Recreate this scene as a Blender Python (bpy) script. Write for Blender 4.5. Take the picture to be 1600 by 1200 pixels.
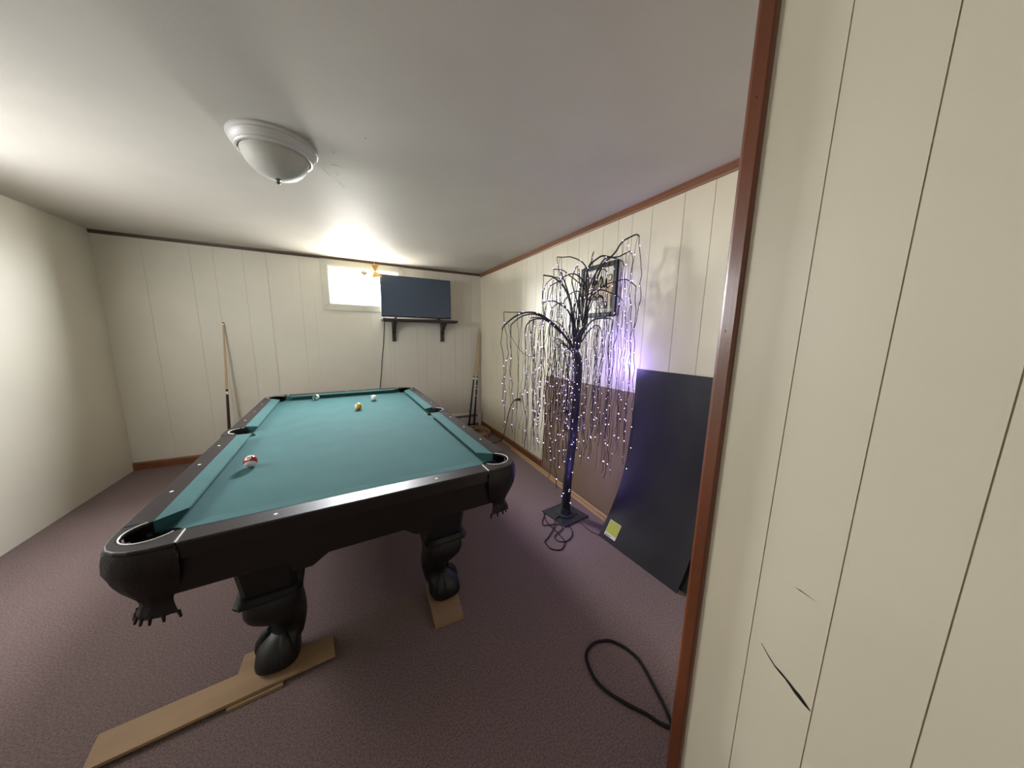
import bpy, bmesh, math, random
from mathutils import Vector, Matrix
from math import sin, cos, pi, radians, sqrt

for o in list(bpy.data.objects): bpy.data.objects.remove(o, do_unlink=True)
SC = bpy.context.scene
COL = SC.collection
RND = random.Random(7)

# ------------------------------------------------------------------ camera
cam_d = bpy.data.cameras.new('camera'); cam = bpy.data.objects.new('camera', cam_d); COL.objects.link(cam)
pitch, roll, yaw, CAMZ, FPX = 0.15964, 0.01538, 0.49245, 1.35518, 473.155
f = Vector((sin(yaw)*cos(pitch), cos(yaw)*cos(pitch), -sin(pitch)))
r0 = Vector((cos(yaw), -sin(yaw), 0)); u0 = r0.cross(f)
r = cos(roll)*r0 + sin(roll)*u0; u = -sin(roll)*r0 + cos(roll)*u0
M = Matrix((( r.x, u.x, -f.x, 0), (r.y, u.y, -f.y, 0), (r.z, u.z, -f.z, CAMZ), (0, 0, 0, 1)))
cam.matrix_world = M
cam_d.sensor_fit = 'HORIZONTAL'; cam_d.sensor_width = 36.0
cam_d.lens = FPX/1600*36.0
cam_d.clip_start = 0.02
SC.camera = cam

# ------------------------------------------------------------------ world, lights, exposure
SC.view_settings.view_transform = 'Standard'
SC.view_settings.look = 'None'
SC.view_settings.gamma = 1.0
SC.view_settings.use_curve_mapping = False
SC.view_settings.exposure = 0.75
w = bpy.data.worlds.new('daylight'); SC.world = w; w.use_nodes = True
bg = w.node_tree.nodes['Background']
bg.inputs[0].default_value = (0.93, 0.96, 1.0, 1)
bg.inputs[1].default_value = 285.0
# overcast sky above, duller ground below the horizon
wn = w.node_tree; tc0 = wn.nodes.new('ShaderNodeTexCoord'); sp0 = wn.nodes.new('ShaderNodeSeparateXYZ'); rp0 = wn.nodes.new('ShaderNodeValToRGB')
mr0 = wn.nodes.new('ShaderNodeMapRange'); mr0.inputs[1].default_value = -1; mr0.inputs[2].default_value = 1
wn.links.new(tc0.outputs['Generated'], sp0.inputs[0]); wn.links.new(sp0.outputs['Z'], mr0.inputs[0]); wn.links.new(mr0.outputs[0], rp0.inputs[0])
rp0.color_ramp.elements[0].position = .47; rp0.color_ramp.elements[0].color = (.30,.29,.27,1)
rp0.color_ramp.elements[1].position = .54; rp0.color_ramp.elements[1].color = (.93,.96,1.0,1)
wn.links.new(rp0.outputs[0], bg.inputs[0])

def area(name, loc, target, sx, sy, power, col, portal=False):
    l = bpy.data.lights.new(name, 'AREA'); l.shape = 'RECTANGLE'; l.size = sx; l.size_y = sy
    l.energy = power; l.color = col
    if portal: l.cycles.is_portal = True
    o = bpy.data.objects.new(name, l); COL.objects.link(o)
    d = Vector(target)-Vector(loc)
    o.location = loc; o.rotation_euler = d.to_track_quat('-Z', 'Y').to_euler()
    return o
# daylight arriving through the basement window (portal onto the sky) 
area('window_portal', (0.218, 4.34, 1.90), (0.218, 3.0, 1.90), 0.84, 0.52, 1, (1, 1, 1), portal=True)
# fill lights added behind the camera and at the left wall; sources unseen
area('rear_fill', (-0.4, -1.6, 2.1), (0.1, 0.6, 0.4), 1.2, 0.9, 1.4, (1.0, 0.93, 0.84))
area('left_fill', (-1.86, 2.1, 1.7), (1.0, 2.1, 1.2), 1.1, 0.6, 18, (0.97, 0.98, 1.0))

# ------------------------------------------------------------------ materials
def lin(c):
    return tuple(((x/255)/12.92 if x/255 <= 0.04045 else ((x/255+0.055)/1.055)**2.4) for x in c)+(1,)
def mat(name, col, rough=0.6, metal=0.0, var=0.0, vscale=8, bump=0.0, bscale=200, spec=0.5, coat=0.0, stretch=(1,1,1), col2=None, emis=None, es=0, rvar=0.0, sheen=0.0):
    m = bpy.data.materials.new(name); m.use_nodes = True
    nt = m.node_tree; b = nt.nodes['Principled BSDF']
    c = lin(col); b.inputs['Base Color'].default_value = c
    b.inputs['Roughness'].default_value = rough; b.inputs['Metallic'].default_value = metal
    b.inputs['Specular IOR Level'].default_value = spec
    b.inputs['Coat Weight'].default_value = coat; b.inputs['Coat Roughness'].default_value = 0.15
    b.inputs['Sheen Weight'].default_value = sheen
    tc = nt.nodes.new('ShaderNodeTexCoord'); mp = nt.nodes.new('ShaderNodeMapping')
    mp.inputs['Scale'].default_value = stretch
    nt.links.new(tc.outputs['Object'], mp.inputs[0])
    if var or col2:
        n = nt.nodes.new('ShaderNodeTexNoise'); n.inputs['Scale'].default_value = vscale; n.inputs['Detail'].default_value = 5
        nt.links.new(mp.outputs[0], n.inputs['Vector'])
        mx = nt.nodes.new('ShaderNodeValToRGB')
        c2 = lin(col2) if col2 else tuple(x*(1-var) for x in c[:3])+(1,)
        c1 = c if col2 else tuple(min(1, x*(1+var)) for x in c[:3])+(1,)
        mx.color_ramp.elements[0].position = 0.32; mx.color_ramp.elements[1].position = 0.68
        mx.color_ramp.elements[0].color = c2; mx.color_ramp.elements[1].color = c1
        nt.links.new(n.outputs['Fac'], mx.inputs[0]); nt.links.new(mx.outputs[0], b.inputs['Base Color'])
    if bump:
        n = nt.nodes.new('ShaderNodeTexNoise'); n.inputs['Scale'].default_value = bscale; n.inputs['Detail'].default_value = 3
        nt.links.new(mp.outputs[0], n.inputs['Vector'])
        bp = nt.nodes.new('ShaderNodeBump'); bp.inputs['Strength'].default_value = bump; bp.inputs['Distance'].default_value = 0.01
        nt.links.new(n.outputs['Fac'], bp.inputs['Height']); nt.links.new(bp.outputs[0], b.inputs['Normal'])
    if rvar:
        n = nt.nodes.new('ShaderNodeTexNoise'); n.inputs['Scale'].default_value = 3; n.inputs['Detail'].default_value = 6
        nt.links.new(mp.outputs[0], n.inputs['Vector'])
        mr = nt.nodes.new('ShaderNodeMapRange'); mr.inputs[3].default_value = rough-rvar; mr.inputs[4].default_value = rough+rvar
        nt.links.new(n.outputs['Fac'], mr.inputs[0]); nt.links.new(mr.outputs[0], b.inputs['Roughness'])
    if emis:
        b.inputs['Emission Color'].default_value = lin(emis); b.inputs['Emission Strength'].default_value = es
    return m
MT = dict(
 ceiling=mat('ceiling_paint', (196,191,182), 0.55, spec=.02, var=0.03, vscale=3, bump=0.05, bscale=160, rvar=0.06),
 panel=mat('cream_panel_paint', (224,216,194), 0.42, var=0.03, vscale=2.5, bump=0.02, bscale=60),
 panelback=mat('grey_cream_panel_paint', (214,209,194), 0.5, var=0.035, vscale=2, bump=0.02, bscale=60),
 groove=mat('panel_groove', (120,110,90), 0.8),
 groovelight=mat('painted_groove', (214,206,182), 0.6),
 carpet=mat('mauve_brown_carpet', (156,134,131), 0.95, col2=(112,94,92), vscale=160, bump=0.9, bscale=380, spec=0.05, sheen=0.05),
 redwood=mat('stained_trim_wood', (102,56,33), 0.32, var=0.16, vscale=14, stretch=(1,1,0.15), bump=0.03, coat=0.25),
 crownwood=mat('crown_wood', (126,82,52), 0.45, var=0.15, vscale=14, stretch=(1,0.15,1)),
 backlitcrown=mat('backlit_crown_wood', (84,60,46), 0.5, var=0.1, vscale=20),  # crown wood coloured darker, its backlit shade put into the tone
 strip=mat('pale_strip_wood', (184,146,106), 0.6, var=0.12, vscale=12, stretch=(1,0.1,1)),
 baseboard=mat('baseboard_wood', (122,74,44), 0.45, var=0.15, vscale=12, stretch=(1,0.12,1)),
 casing=mat('window_casing_paint', (196,196,180), 0.45, var=0.04, vscale=6),
 concrete=mat('concrete_lip', (140,136,128), .9, var=.1, vscale=20),
 white=mat('white_paint', (225,222,210), 0.4),
 sash=mat('sash_paint', (226,220,196), 0.45),
 felt=mat('teal_felt', (49,88,88), 0.95, var=0.06, vscale=7, bump=0.25, bscale=900, spec=0.1, sheen=0.08),
 rail=mat('espresso_rail_wood', (32,24,24), 0.42, spec=.34, var=0.12, vscale=10, bump=0.01),
 cabinet=mat('espresso_cabinet_wood', (22,15,14), 0.45, var=0.12, vscale=10, coat=0.1),
 legwood=mat('black_leg_wood', (9,7,7), 0.5, var=0.1, vscale=12),
 leather=mat('pocket_leather', (24,15,14), 0.5, spec=.3, var=0.15, vscale=30, bump=0.3, bscale=150),
 darkleather=mat('pocket_inside', (14,12,12), 0.6),
 ivory=mat('ivory_inlay', (235,232,225), 0.3),
 plywood=mat('plywood', (150,122,92), 0.75, var=0.15, vscale=10, stretch=(0.3,1,1)),
 black=mat('black_plastic', (20,20,22), 0.4),
 screen=mat('tv_screen', (60,74,92), 0.32, spec=0.6),
 shelf=mat('dark_shelf_wood', (50,38,36), 0.4, var=0.1, vscale=12),
 tan=mat('tan_hardboard', (128,106,86), 0.55, var=0.05, vscale=4, bump=0.03, bscale=90),
 laminate=mat('black_laminate', (21,17,23), 0.5, var=0.06, vscale=3, bump=0.02, bscale=120),
 yellow=mat('green_yellow_label', (176,178,66), 0.5, var=0.05, vscale=60),
 pink=mat('pale_print', (220,206,200), 0.5),
 tree=mat('black_willow_wire', (16,14,24), 0.5, bump=0.4, bscale=300),
 treebase=mat('dark_steel_plate', (34,38,42), 0.4, var=0.1, vscale=30),
 bulb=mat('violet_led', (220,200,255), 0.4, emis=(196,170,255), es=5.0),
 frame=mat('black_frame', (12,11,11), 0.5, spec=.3),
 gold=mat('gold_foil', (206,160,70), 0.4, metal=0.15, var=0.15, vscale=40),
 heater=mat('heater_enamel', (206,200,188), 0.4),
 slot=mat('dark_slot', (20,18,16), 0.7),
 maple=mat('cue_maple', (190,160,112), 0.35),
 cuebutt=mat('cue_butt', (18,15,15), 0.3),
 cuewine=mat('cue_wine_butt', (58,26,26), 0.3),
 cord=mat('black_cord', (18,11,12), 0.6, spec=.3),
 tancord=mat('tan_extension_cord', (172,142,98), 0.6),
 outlet=mat('outlet_plate', (190,182,160), 0.4),
 frost=mat('alabaster_glass', (186,184,176), 0.6, var=0.06, vscale=14),
 lamprim=mat('white_lamp_metal', (196,195,191), 0.38),
 nickel=mat('dark_nickel', (120,118,112), 0.35, metal=0.8),
)
def glassmat():
    m = bpy.data.materials.new('window_glass'); m.use_nodes = True; nt = m.node_tree; nt.nodes.clear()
    o = nt.nodes.new('ShaderNodeOutputMaterial'); t = nt.nodes.new('ShaderNodeBsdfTransparent'); g = nt.nodes.new('ShaderNodeBsdfGlossy')
    g.inputs['Roughness'].default_value = 0.02; x = nt.nodes.new('ShaderNodeMixShader'); x.inputs[0].default_value = 0.06
    nt.links.new(t.outputs[0], x.inputs[1]); nt.links.new(g.outputs[0], x.inputs[2]); nt.links.new(x.outputs[0], o.inputs[0])
    return m
MT['glass'] = glassmat()

# ------------------------------------------------------------------ helpers
def tag(o, label=None, cat=None, group=None, kind=None):
    if label: o['label'] = label
    if cat: o['category'] = cat
    if group: o['group'] = group
    if kind: o['kind'] = kind
    return o
def empty(name, loc=(0,0,0), rz=0, label=None, cat=None, group=None):
    o = bpy.data.objects.new(name, None); o.empty_display_size = 0.05; COL.objects.link(o)
    o.location = loc; o.rotation_euler = (0,0,rz)
    return tag(o, label, cat, group)
def obj(name, vs, fs, m, parent=None, smooth=False, bevel=0, loc=None, seg=2):
    me = bpy.data.meshes.new(name); me.from_pydata([tuple(v) for v in vs], [], fs); me.update()
    bm = bmesh.new(); bm.from_mesh(me); bmesh.ops.remove_doubles(bm, verts=bm.verts, dist=1e-6); bmesh.ops.recalc_face_normals(bm, faces=bm.faces)
    bm.to_mesh(me); bm.free()
    if smooth:
        me.shade_smooth()
        try: me.set_sharp_from_angle(angle=radians(38))
        except Exception: pass
    o = bpy.data.objects.new(name, me); COL.objects.link(o)
    me.materials.append(MT[m] if isinstance(m, str) else m)
    if parent is not None: o.parent = parent
    if loc is not None: o.location = loc
    if bevel:
        b = o.modifiers.new('bevel', 'BEVEL'); b.width = bevel; b.segments = seg; b.limit_method = 'ANGLE'; b.angle_limit = radians(40)
    return o
class MB:
    """collects shapes into one mesh"""
    def __init__(s): s.v = []; s.f = []
    def add(s, vs, fs):
        n = len(s.v); s.v += [tuple(v) for v in vs]; s.f += [tuple(i+n for i in q) for q in fs]; return s
    def box(s, x0, x1, y0, y1, z0, z1):
        return s.add([(x0,y0,z0),(x1,y0,z0),(x1,y1,z0),(x0,y1,z0),(x0,y0,z1),(x1,y0,z1),(x1,y1,z1),(x0,y1,z1)],
                     [(0,3,2,1),(4,5,6,7),(0,1,5,4),(1,2,6,5),(2,3,7,6),(3,0,4,7)])
    def prism(s, pts, fn, d0, d1):
        """polygon pts (2-D) extruded between d0 and d1; fn(a,b,d)->xyz"""
        n = len(pts)
        vs = [fn(a,b,d0) for a,b in pts]+[fn(a,b,d1) for a,b in pts]
        fs = [tuple(range(n))[::-1], tuple(range(n,2*n))]+[(i,(i+1)%n,(i+1)%n+n,i+n) for i in range(n)]
        return s.add(vs, fs)
    def tube(s, pts, rad, n=6, cap=True):
        P = [Vector(p) for p in pts]; R_ = rad if isinstance(rad, (list,tuple)) else [rad]*len(P)
        t = (P[1]-P[0]).normalized(); a = Vector((0,0,1)) if abs(t.z) < .9 else Vector((1,0,0))
        nx = t.cross(a).normalized(); vs = []
        for i,p in enumerate(P):
            if i == 0: t = P[1]-P[0]
            elif i == len(P)-1: t = P[-1]-P[-2]
            else: t = P[i+1]-P[i-1]
            if t.length < 1e-9: t = Vector((0,0,1))
            t.normalize(); nx = nx-t*nx.dot(t)
            if nx.length < 1e-6: nx = t.cross(Vector((1,.3,.2)))
            nx.normalize(); ny = t.cross(nx)
            for k in range(n):
                an = 2*pi*k/n; vs.append(p+(nx*cos(an)+ny*sin(an))*R_[i])
        fs = []
        for i in range(len(P)-1):
            for k in range(n):
                fs.append((i*n+k, i*n+(k+1)%n, (i+1)*n+(k+1)%n, (i+1)*n+k))
        if cap: fs += [tuple(range(n))[::-1], tuple(range((len(P)-1)*n, len(P)*n))]
        return s.add(vs, fs)
    def lathe(s, prof, n=32, c=(0,0,0)):
        vs = []
        for rr,z in prof:
            for k in range(n):
                a = 2*pi*k/n; vs.append((c[0]+rr*cos(a), c[1]+rr*sin(a), c[2]+z))
        fs = [(i*n+k, i*n+(k+1)%n, (i+1)*n+(k+1)%n, (i+1)*n+k) for i in range(len(prof)-1) for k in range(n)]
        if prof[0][0] > 1e-5: fs.append(tuple(range(n))[::-1])
        if prof[-1][0] > 1e-5: fs.append(tuple(range((len(prof)-1)*n, len(prof)*n)))
        return s.add(vs, fs)
    def build(s, name, m, parent=None, smooth=False, bevel=0, loc=None, seg=2):
        return obj(name, s.v, s.f, m, parent, smooth, bevel, loc, seg)
def spline(pts, k=6):
    """Catmull-Rom through pts"""
    P = [Vector(p) for p in pts]; P = [P[0]*2-P[1]]+P+[P[-1]*2-P[-2]]; out = []
    for i in range(1, len(P)-2):
        for j in range(k):
            t = j/k; a,b,c,d = P[i-1:i+3]
            out.append(0.5*((2*b)+(c-a)*t+(2*a-5*b+4*c-d)*t*t+(3*b-a-3*c+d)*t**3))
    out.append(P[-2]); return out
def arc(cx, cy, rr, a0, a1, n):
    return [(cx+rr*cos(radians(a0+(a1-a0)*i/n)), cy+rr*sin(radians(a0+(a1-a0)*i/n))) for i in range(n+1)]

# ------------------------------------------------------------------ room
XR, YB, H, XL, YF = 1.704, 4.174, 2.2, -1.92, -2.3
XN, YN = 0.730, 0.372                        # face and end of the near wall
def structure(name, mb, m, bevel=0): return tag(mb.build(name, m, bevel=bevel), kind='structure')
structure('floor', MB().box(XL-.2, XR+.2, YF-.2, YB+.2, -.15, 0), 'carpet')
structure('ceiling', MB().box(XL-.2, XR+.2, YF-.2, YB+.2, H, H+.12), 'ceiling')
G = 0.004
wall_right = structure('wall_right', MB().box(XR+G, XR+.15, YN-.1, YB+.2, 0, H), 'groove')
cuts = [YB, 3.99, 3.80, 3.69, 3.60, 3.39, 3.28, 3.17, 2.992, 2.884, 2.692, 2.579, 2.411, 2.199, 2.051, 1.939, 1.785, 1.643, 1.523, 1.374, 1.166, 1.003, 0.80, 0.68, YN]
for a,b in zip(cuts[:-1], cuts[1:]):
    MB().box(XR, XR+G+.001, b+.0013, a-.0013, 0, H).build('plank', 'panel', wall_right)
WX0, WX1, WZ0, WZ1 = -.158, .594, 1.688, 2.110   # window opening
g = G
wb = MB()
for q in ((XL-.2, WX0, 0, H), (WX1, XR+.15, 0, H), (WX0, WX1, 0, WZ0), (WX0, WX1, WZ1, H)):
    wb.box(q[0], q[1], YB+g, YB+.16, q[2], q[3])
wall_back = structure('wall_back', wb, 'panelback')
bc = [XL, -1.62, -1.30, -1.13, -.905, -.714, -.432, -.312, WX0-.03, .12, .263, .382, .459, .505, WX1+.03, .80, .92, 1.11, 1.32, 1.43, 1.56, XR]
for a,b in zip(bc[:-1], bc[1:]):
    ga = .0 if a in (WX0-.03, WX1+.03) else (.0016 if a == -.714 else .0007)
    gb = .0 if b in (WX0-.03, WX1+.03) else (.0016 if b == -.714 else .0007)
    if a >= WX0-.031 and b <= WX1+.031:
        MB().box(a+ga, b-gb, YB, YB+g+.001, 0, WZ0-.03).build('plank', 'panelback', wall_back)
    else:
        MB().box(a+ga, b-gb, YB, YB+g+.001, 0, H).build('plank', 'panelback', wall_back)
structure('wall_left', MB().box(XL-.15, XL, YF-.2, YB+.2, 0, H), 'panelback')
structure('wall_front', MB().box(XL-.2, XR+.15, YF-.15, YF, 0, H), 'panelback')
# near wall beside the camera: its face looks left, its end is capped by the stained corner trim
wall_near = structure('wall_near', MB().box(XN+G, XR+.15, YF, YN, 0, H), 'groovelight')
nc = [YN, .248, .140, .03, -.26, -.38, -.56, -.9, -1.3, -1.7, YF]
for a,b in zip(nc[:-1], nc[1:]):
    MB().box(XN, XN+G+.001, b+.0009, a-.0009, 0, H).build('plank', 'panel', wall_near)
# split in the near panel
ck = [(.228,.721,.0003), (.216,.707,.0009), (.202,.694,.0013), (.191,.689,.0022), (.183,.685,.0019), (.175,.680,.0028), (.167,.674,.0036), (.159,.670,.004), (.15,.664,.003), (.142,.659,.0006)]
k = MB(); n = len(ck)
vs = [(XN-.0006, y, z+wd*1.25) for y,z,wd in ck]+[(XN-.0006, y, z-wd*1.25) for y,z,wd in ck]
vs += [(XN+.001, y, z) for _,y,z in vs]
fs = [(i, i+1, n+i+1, n+i) for i in range(n-1)]+[(i, i+1, 2*n+i+1, 2*n+i) for i in range(n-1)]+[(n+i, n+i+1, 3*n+i+1, 3*n+i) for i in range(n-1)]
k.add(vs, fs); k.build('crack', 'slot', wall_near)
k = MB().add([(XN-.0005,.194,.884),(XN-.0005,.186,.8845),(XN-.0005,.160,.879),(XN-.0005,.186,.8825)], [(0,1,2,3)]); k.build('crack', 'slot', wall_near)
# trims
prof = [(-.018,.009),(-.018,-.006),(-.016,-.013),(-.011,-.017),(-.003,-.0185),(.012,-.0185),(.012,.014),(-.008,.014),(-.014,.0125),(-.017,.011)]
t = MB()
pp = [(.7155,.353),(.7155,.3755),(.7175,.3805),(.7215,.3835),(.745,.3835),(.745,.372),(.7305,.372),(.7305,.349),(.7195,.349),(.717,.3505)]
t.prism(pp, lambda a,b,d: (a,b,d), 0, H)
structure('trim_1', t, 'redwood')
tr_ = MB().box(.7285, .731, .3467, .349, 0, H); structure('trim_2', tr_, 'white')
cr = [(XR,H),(XR-.020,H),(XR-.020,H-.009),(XR-.016,H-.012),(XR-.016,H-.026),(XR-.010,H-.034),(XR-.007,H-.044),(XR,H-.044)]
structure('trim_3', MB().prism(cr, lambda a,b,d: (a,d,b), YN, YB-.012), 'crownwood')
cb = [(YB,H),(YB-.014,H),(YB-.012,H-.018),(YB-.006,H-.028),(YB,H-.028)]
structure('trim_4', MB().prism(cb, lambda a,b,d: (d,a,b), XL, XR), 'backlitcrown')
bb = [(XR,0),(XR-.013,0),(XR-.013,.062),(XR-.009,.070),(XR-.004,.076),(XR,.076)]
structure('baseboard_right', MB().prism(bb, lambda a,b,d: (a,d,b), YN, YB-.07), 'baseboard')
bl = [(YB,0),(YB-.013,0),(YB-.013,.062),(YB-.009,.070),(YB,.076)]
structure('baseboard_back', MB().prism(bl, lambda a,b,d: (d,a,b), XL, .55), 'baseboard')

for (y_, z_) in ((.364,1.811),(.367,1.371),(.368,.92)):
    MB().add([(.7152,y_-.0016,z_),(.7152,y_,z_-.0032),(.7152,y_+.0014,z_),(.7152,y_,z_+.003)], [(0,1,2,3)]).build('nail_hole', 'slot', bpy.data.objects['trim_1'])
ceil_ = bpy.data.objects['ceiling']
for pts in ([(-.025,1.94),(0,1.939),(.026,1.945)],[(-.008,2.022),(.001,2.009),(.007,2.029),(0,2.055),(-.009,2.045)],[(.017,1.978),(.019,2.022),(.018,2.069)],[(.026,2.191),(.042,2.182),(.059,2.137)],[(-.068,1.998),(-.05,2.046),(-.022,2.076)],[(.002,2.11),(.014,2.146),(.029,2.18)]):
    MB().tube([(x,y,H+.0002) for x,y in pts], [.0005]+[.0013]*(len(pts)-2)+[.0005], 5).build('scuff', 'white', ceil_)
for x,y in ((-.102,1.749),(.119,1.619),(-.009,1.811)):
    MB().lathe([(.0026,0),(.0018,-.0012),(0,-.0016)],8,(x,y,H)).build('speck', 'slot', ceil_)
# ------------------------------------------------------------------ window
win = tag(empty('window_1', (.218, YB, 1.9)), kind='structure')
def wpart(name, mb, m, bevel=0, parent=win):
    o = mb.build(name, m, None, bevel=bevel); o.parent = parent
    o.matrix_parent_inverse = Matrix.Translation((-.218,-YB,-1.9)); return o
cw = .075; X0,X1,Z0,Z1 = WX0-cw+.0, WX1+cw, WZ0-cw, WZ1+cw-.0105
yf = YB-.016
for pts in ([(X0,Z0),(WX0,WZ0),(WX0,WZ1),(X0,Z1)], [(X1,Z0),(X1,Z1),(WX1,WZ1),(WX1,WZ0)],
            [(X0,Z1),(WX0,WZ1),(WX1,WZ1),(X1,Z1)], [(X0,Z0),(X1,Z0),(WX1,WZ0),(WX0,WZ0)]):
    cx = sum(p[0] for p in pts)/4; cz = sum(p[1] for p in pts)/4
    pts = [(cx+(a-cx)*.999, cz+(b-cz)*.999) for a,b in pts]
    wpart('casing', MB().prism(pts, lambda a,b,d: (a,d,b), yf, YB), 'casing', .003)
jm = MB()
jm.box(WX0-.002, WX0+.012, YB-.004, YB+.16, WZ0, WZ1); jm.box(WX1-.012, WX1+.002, YB-.004, YB+.16, WZ0, WZ1)
jm.box(WX0, WX1, YB-.004, YB+.16, WZ0-.002, WZ0+.012); jm.box(WX0, WX1, YB-.004, YB+.16, WZ1-.012, WZ1+.002)
wpart('jamb', jm, 'white')
def framebox(mb, x0,x1,z0,z1,t,y0,y1):
    mb.box(x0,x0+t,y0,y1,z0,z1); mb.box(x1-t,x1,y0,y1,z0,z1); mb.box(x0+t,x1-t,y0,y1,z0,z0+t); mb.box(x0+t,x1-t,y0,y1,z1-t,z1); return mb
wpart('sash', framebox(MB(), WX0+.013, WX1-.013, WZ0+.013, WZ1-.013, .036, YB+.09, YB+.125), 'sash', .002)
wpart('glass_pane', MB().box(WX0+.045, WX1-.045, YB+.106, YB+.110, WZ0+.045, WZ1-.045), 'glass')
wpart('latch', MB().box(.185,.245, YB+.072, YB+.09, WZ1-.052, WZ1-.022).box(.20,.23, YB+.06, YB+.072, WZ1-.07, WZ1-.03), 'nickel', .002)
wpart('pull_handle', MB().tube(spline([(.02,YB+.088,WZ0+.03),(.025,YB+.06,WZ0+.028),(.06,YB+.05,WZ0+.028),(.18,YB+.05,WZ0+.028),(.21,YB+.06,WZ0+.028),(.215,YB+.088,WZ0+.03)],4), .0045, 6), 'sash')
wpart('stop_bar', MB().box(.20, .56, YB+.055, YB+.07, WZ0+.012, WZ0+.022), 'nickel')
# concrete lip of the window well outside
structure('trim_5', MB().box(WX0-.3, WX1+.3, YB+.16, YB+.9, 1.50, 1.60), 'concrete')
# ------------------------------------------------------------------ pool table
TX, TY, TPH, ZT = -.0155, 2.444, .02983, .7347
table = empty('pool_table', (TX, TY, 0), TPH, 'dark espresso pool table with teal felt, leather pockets and claw feet', 'pool table')
NA, NB = .552, 1.117            # cushion noses
BA, BB = .612, 1.168            # cushion / wood joint
OA, OB = .692, 1.253            # outer edge
ZB = ZT-.040                    # bed cloth
PR = .068
PC = (.597, 1.137)              # corner pocket centre
# bed with pocket bites
def bed_outline():
    q = []
    # quarter order: start right-middle going to near? build full loop anticlockwise
    R2 = .070
    def bite(cx, cy, a0, a1): return arc(cx, cy, R2, a0, a1, 10)
    q += [(.60, -.085)] if False else []
    # right side pocket centre (.625,0)
    sp = .622
    pts = []
    pts += bite(PC[0], -PC[1], 215, 55)                 # near right (bite faces table centre)
    pts += bite(sp, 0, 252, 108)
    pts += bite(PC[0], PC[1], -55, -215)
    pts += bite(-PC[0], PC[1], 35, -125)
    pts += bite(-sp, 0, 72, -72)
    pts += bite(-PC[0], -PC[1], 125, -35)
    return pts
bm = bmesh.new()
vs = [bm.verts.new((a,b,ZB)) for a,b in bed_outline()]
fc = bm.faces.new(vs)
ex = bmesh.ops.extrude_face_region(bm, geom=[fc])
for v in [e for e in ex['geom'] if isinstance(e, bmesh.types.BMVert)]: v.co.z -= .03
bmesh.ops.triangulate(bm, faces=[q for q in bm.faces if len(q.verts) > 4])
bmesh.ops.recalc_face_normals(bm, faces=bm.faces)
me = bpy.data.meshes.new('bed_cloth'); bm.to_mesh(me); bm.free(); me.materials.append(MT['felt'])
o = bpy.data.objects.new('bed_cloth', me); COL.objects.link(o); o.parent = table
# cushions: cross-section (distance outward from nose, z)
csec = [(0,ZT-.007),(.004,ZT-.003),(.060,ZT+.0004),(.067,ZT+.0008),(.067,ZB-.002),(.032,ZB-.002),(.002,ZT-.011)]
def cushion(p0, p1, out, cut0, cut1):
    """p0,p1 nose ends; out = outward unit; cut = how much the back extends towards the pocket"""
    p0 = Vector(p0); p1 = Vector(p1); d = (p1-p0).normalized(); out = Vector(out); vs = []
    W_ = .060
    scale = (BA-NA)/.060 if abs(out.x) > .5 else (BB-NB)/.060
    for end,(p,c) in enumerate(((p0,-cut0),(p1,cut1))):
        for s_,z in csec:
            q = p+out*s_*scale+d*c*(s_/W_); vs.append((q.x,q.y,z))
    n = len(csec)
    fs = [tuple(range(n)), tuple(range(n,2*n))[::-1]]+[(i,(i+1)%n,(i+1)%n+n,i+n) for i in range(n)]
    return obj('cushion', vs, fs, 'felt', table, bevel=.0015)
for sx in (1,-1):
    cushion((sx*NA,-1.011),(sx*NA,-.080),(sx,0), .060, -.012)
    cushion((sx*NA,.080),(sx*NA,1.011),(sx,0), -.012, .060)
for sy in (1,-1):
    cushion((-.462,sy*NB),(.462,sy*NB),(0,sy), .060, .060)
# wooden rails
ZR0 = ZT-.058
def railpiece(pts, name='rail', m='rail', z0=ZR0, z1=ZT, bev=.006):
    return MB().prism(pts, lambda a,b,d: (a,b,d), z0, z1).build(name, m, table, bevel=bev, seg=3)
JA, JB = .513, 1.075
rails = []
for sy in (1,-1):
    rails.append(railpiece([(-JA+.001,sy*BB),(JA-.001,sy*BB),(JA-.001,sy*OB),(-JA+.001,sy*OB)]))
SB = .088
for sx in (1,-1):
    for sy in (1,-1):
        rails.append(railpiece([(sx*BA,sy*SB),(sx*OA,sy*SB),(sx*OA,sy*(JB-.001)),(sx*BA,sy*(JB-.001))]))
# ivory sights set in the rails
def sight(a, b, parent):
    MB().lathe([(.0058,0),(.0058,.0012),(.0,.0014)], 12, (a,b,ZT-.0004)).build('sight', 'ivory', parent)
s_ = NA*2.024/4
for j,sy in enumerate((1,-1)):
    for k in (-1,0,1): sight(k*s_, sy*(NB+.095), rails[j])
i = 2
for sx in (1,-1):
    for sy in (1,-1):
        for k in (1,2,3): sight(sx*(.654), sy*k*s_, rails[i])
        i += 1
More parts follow.
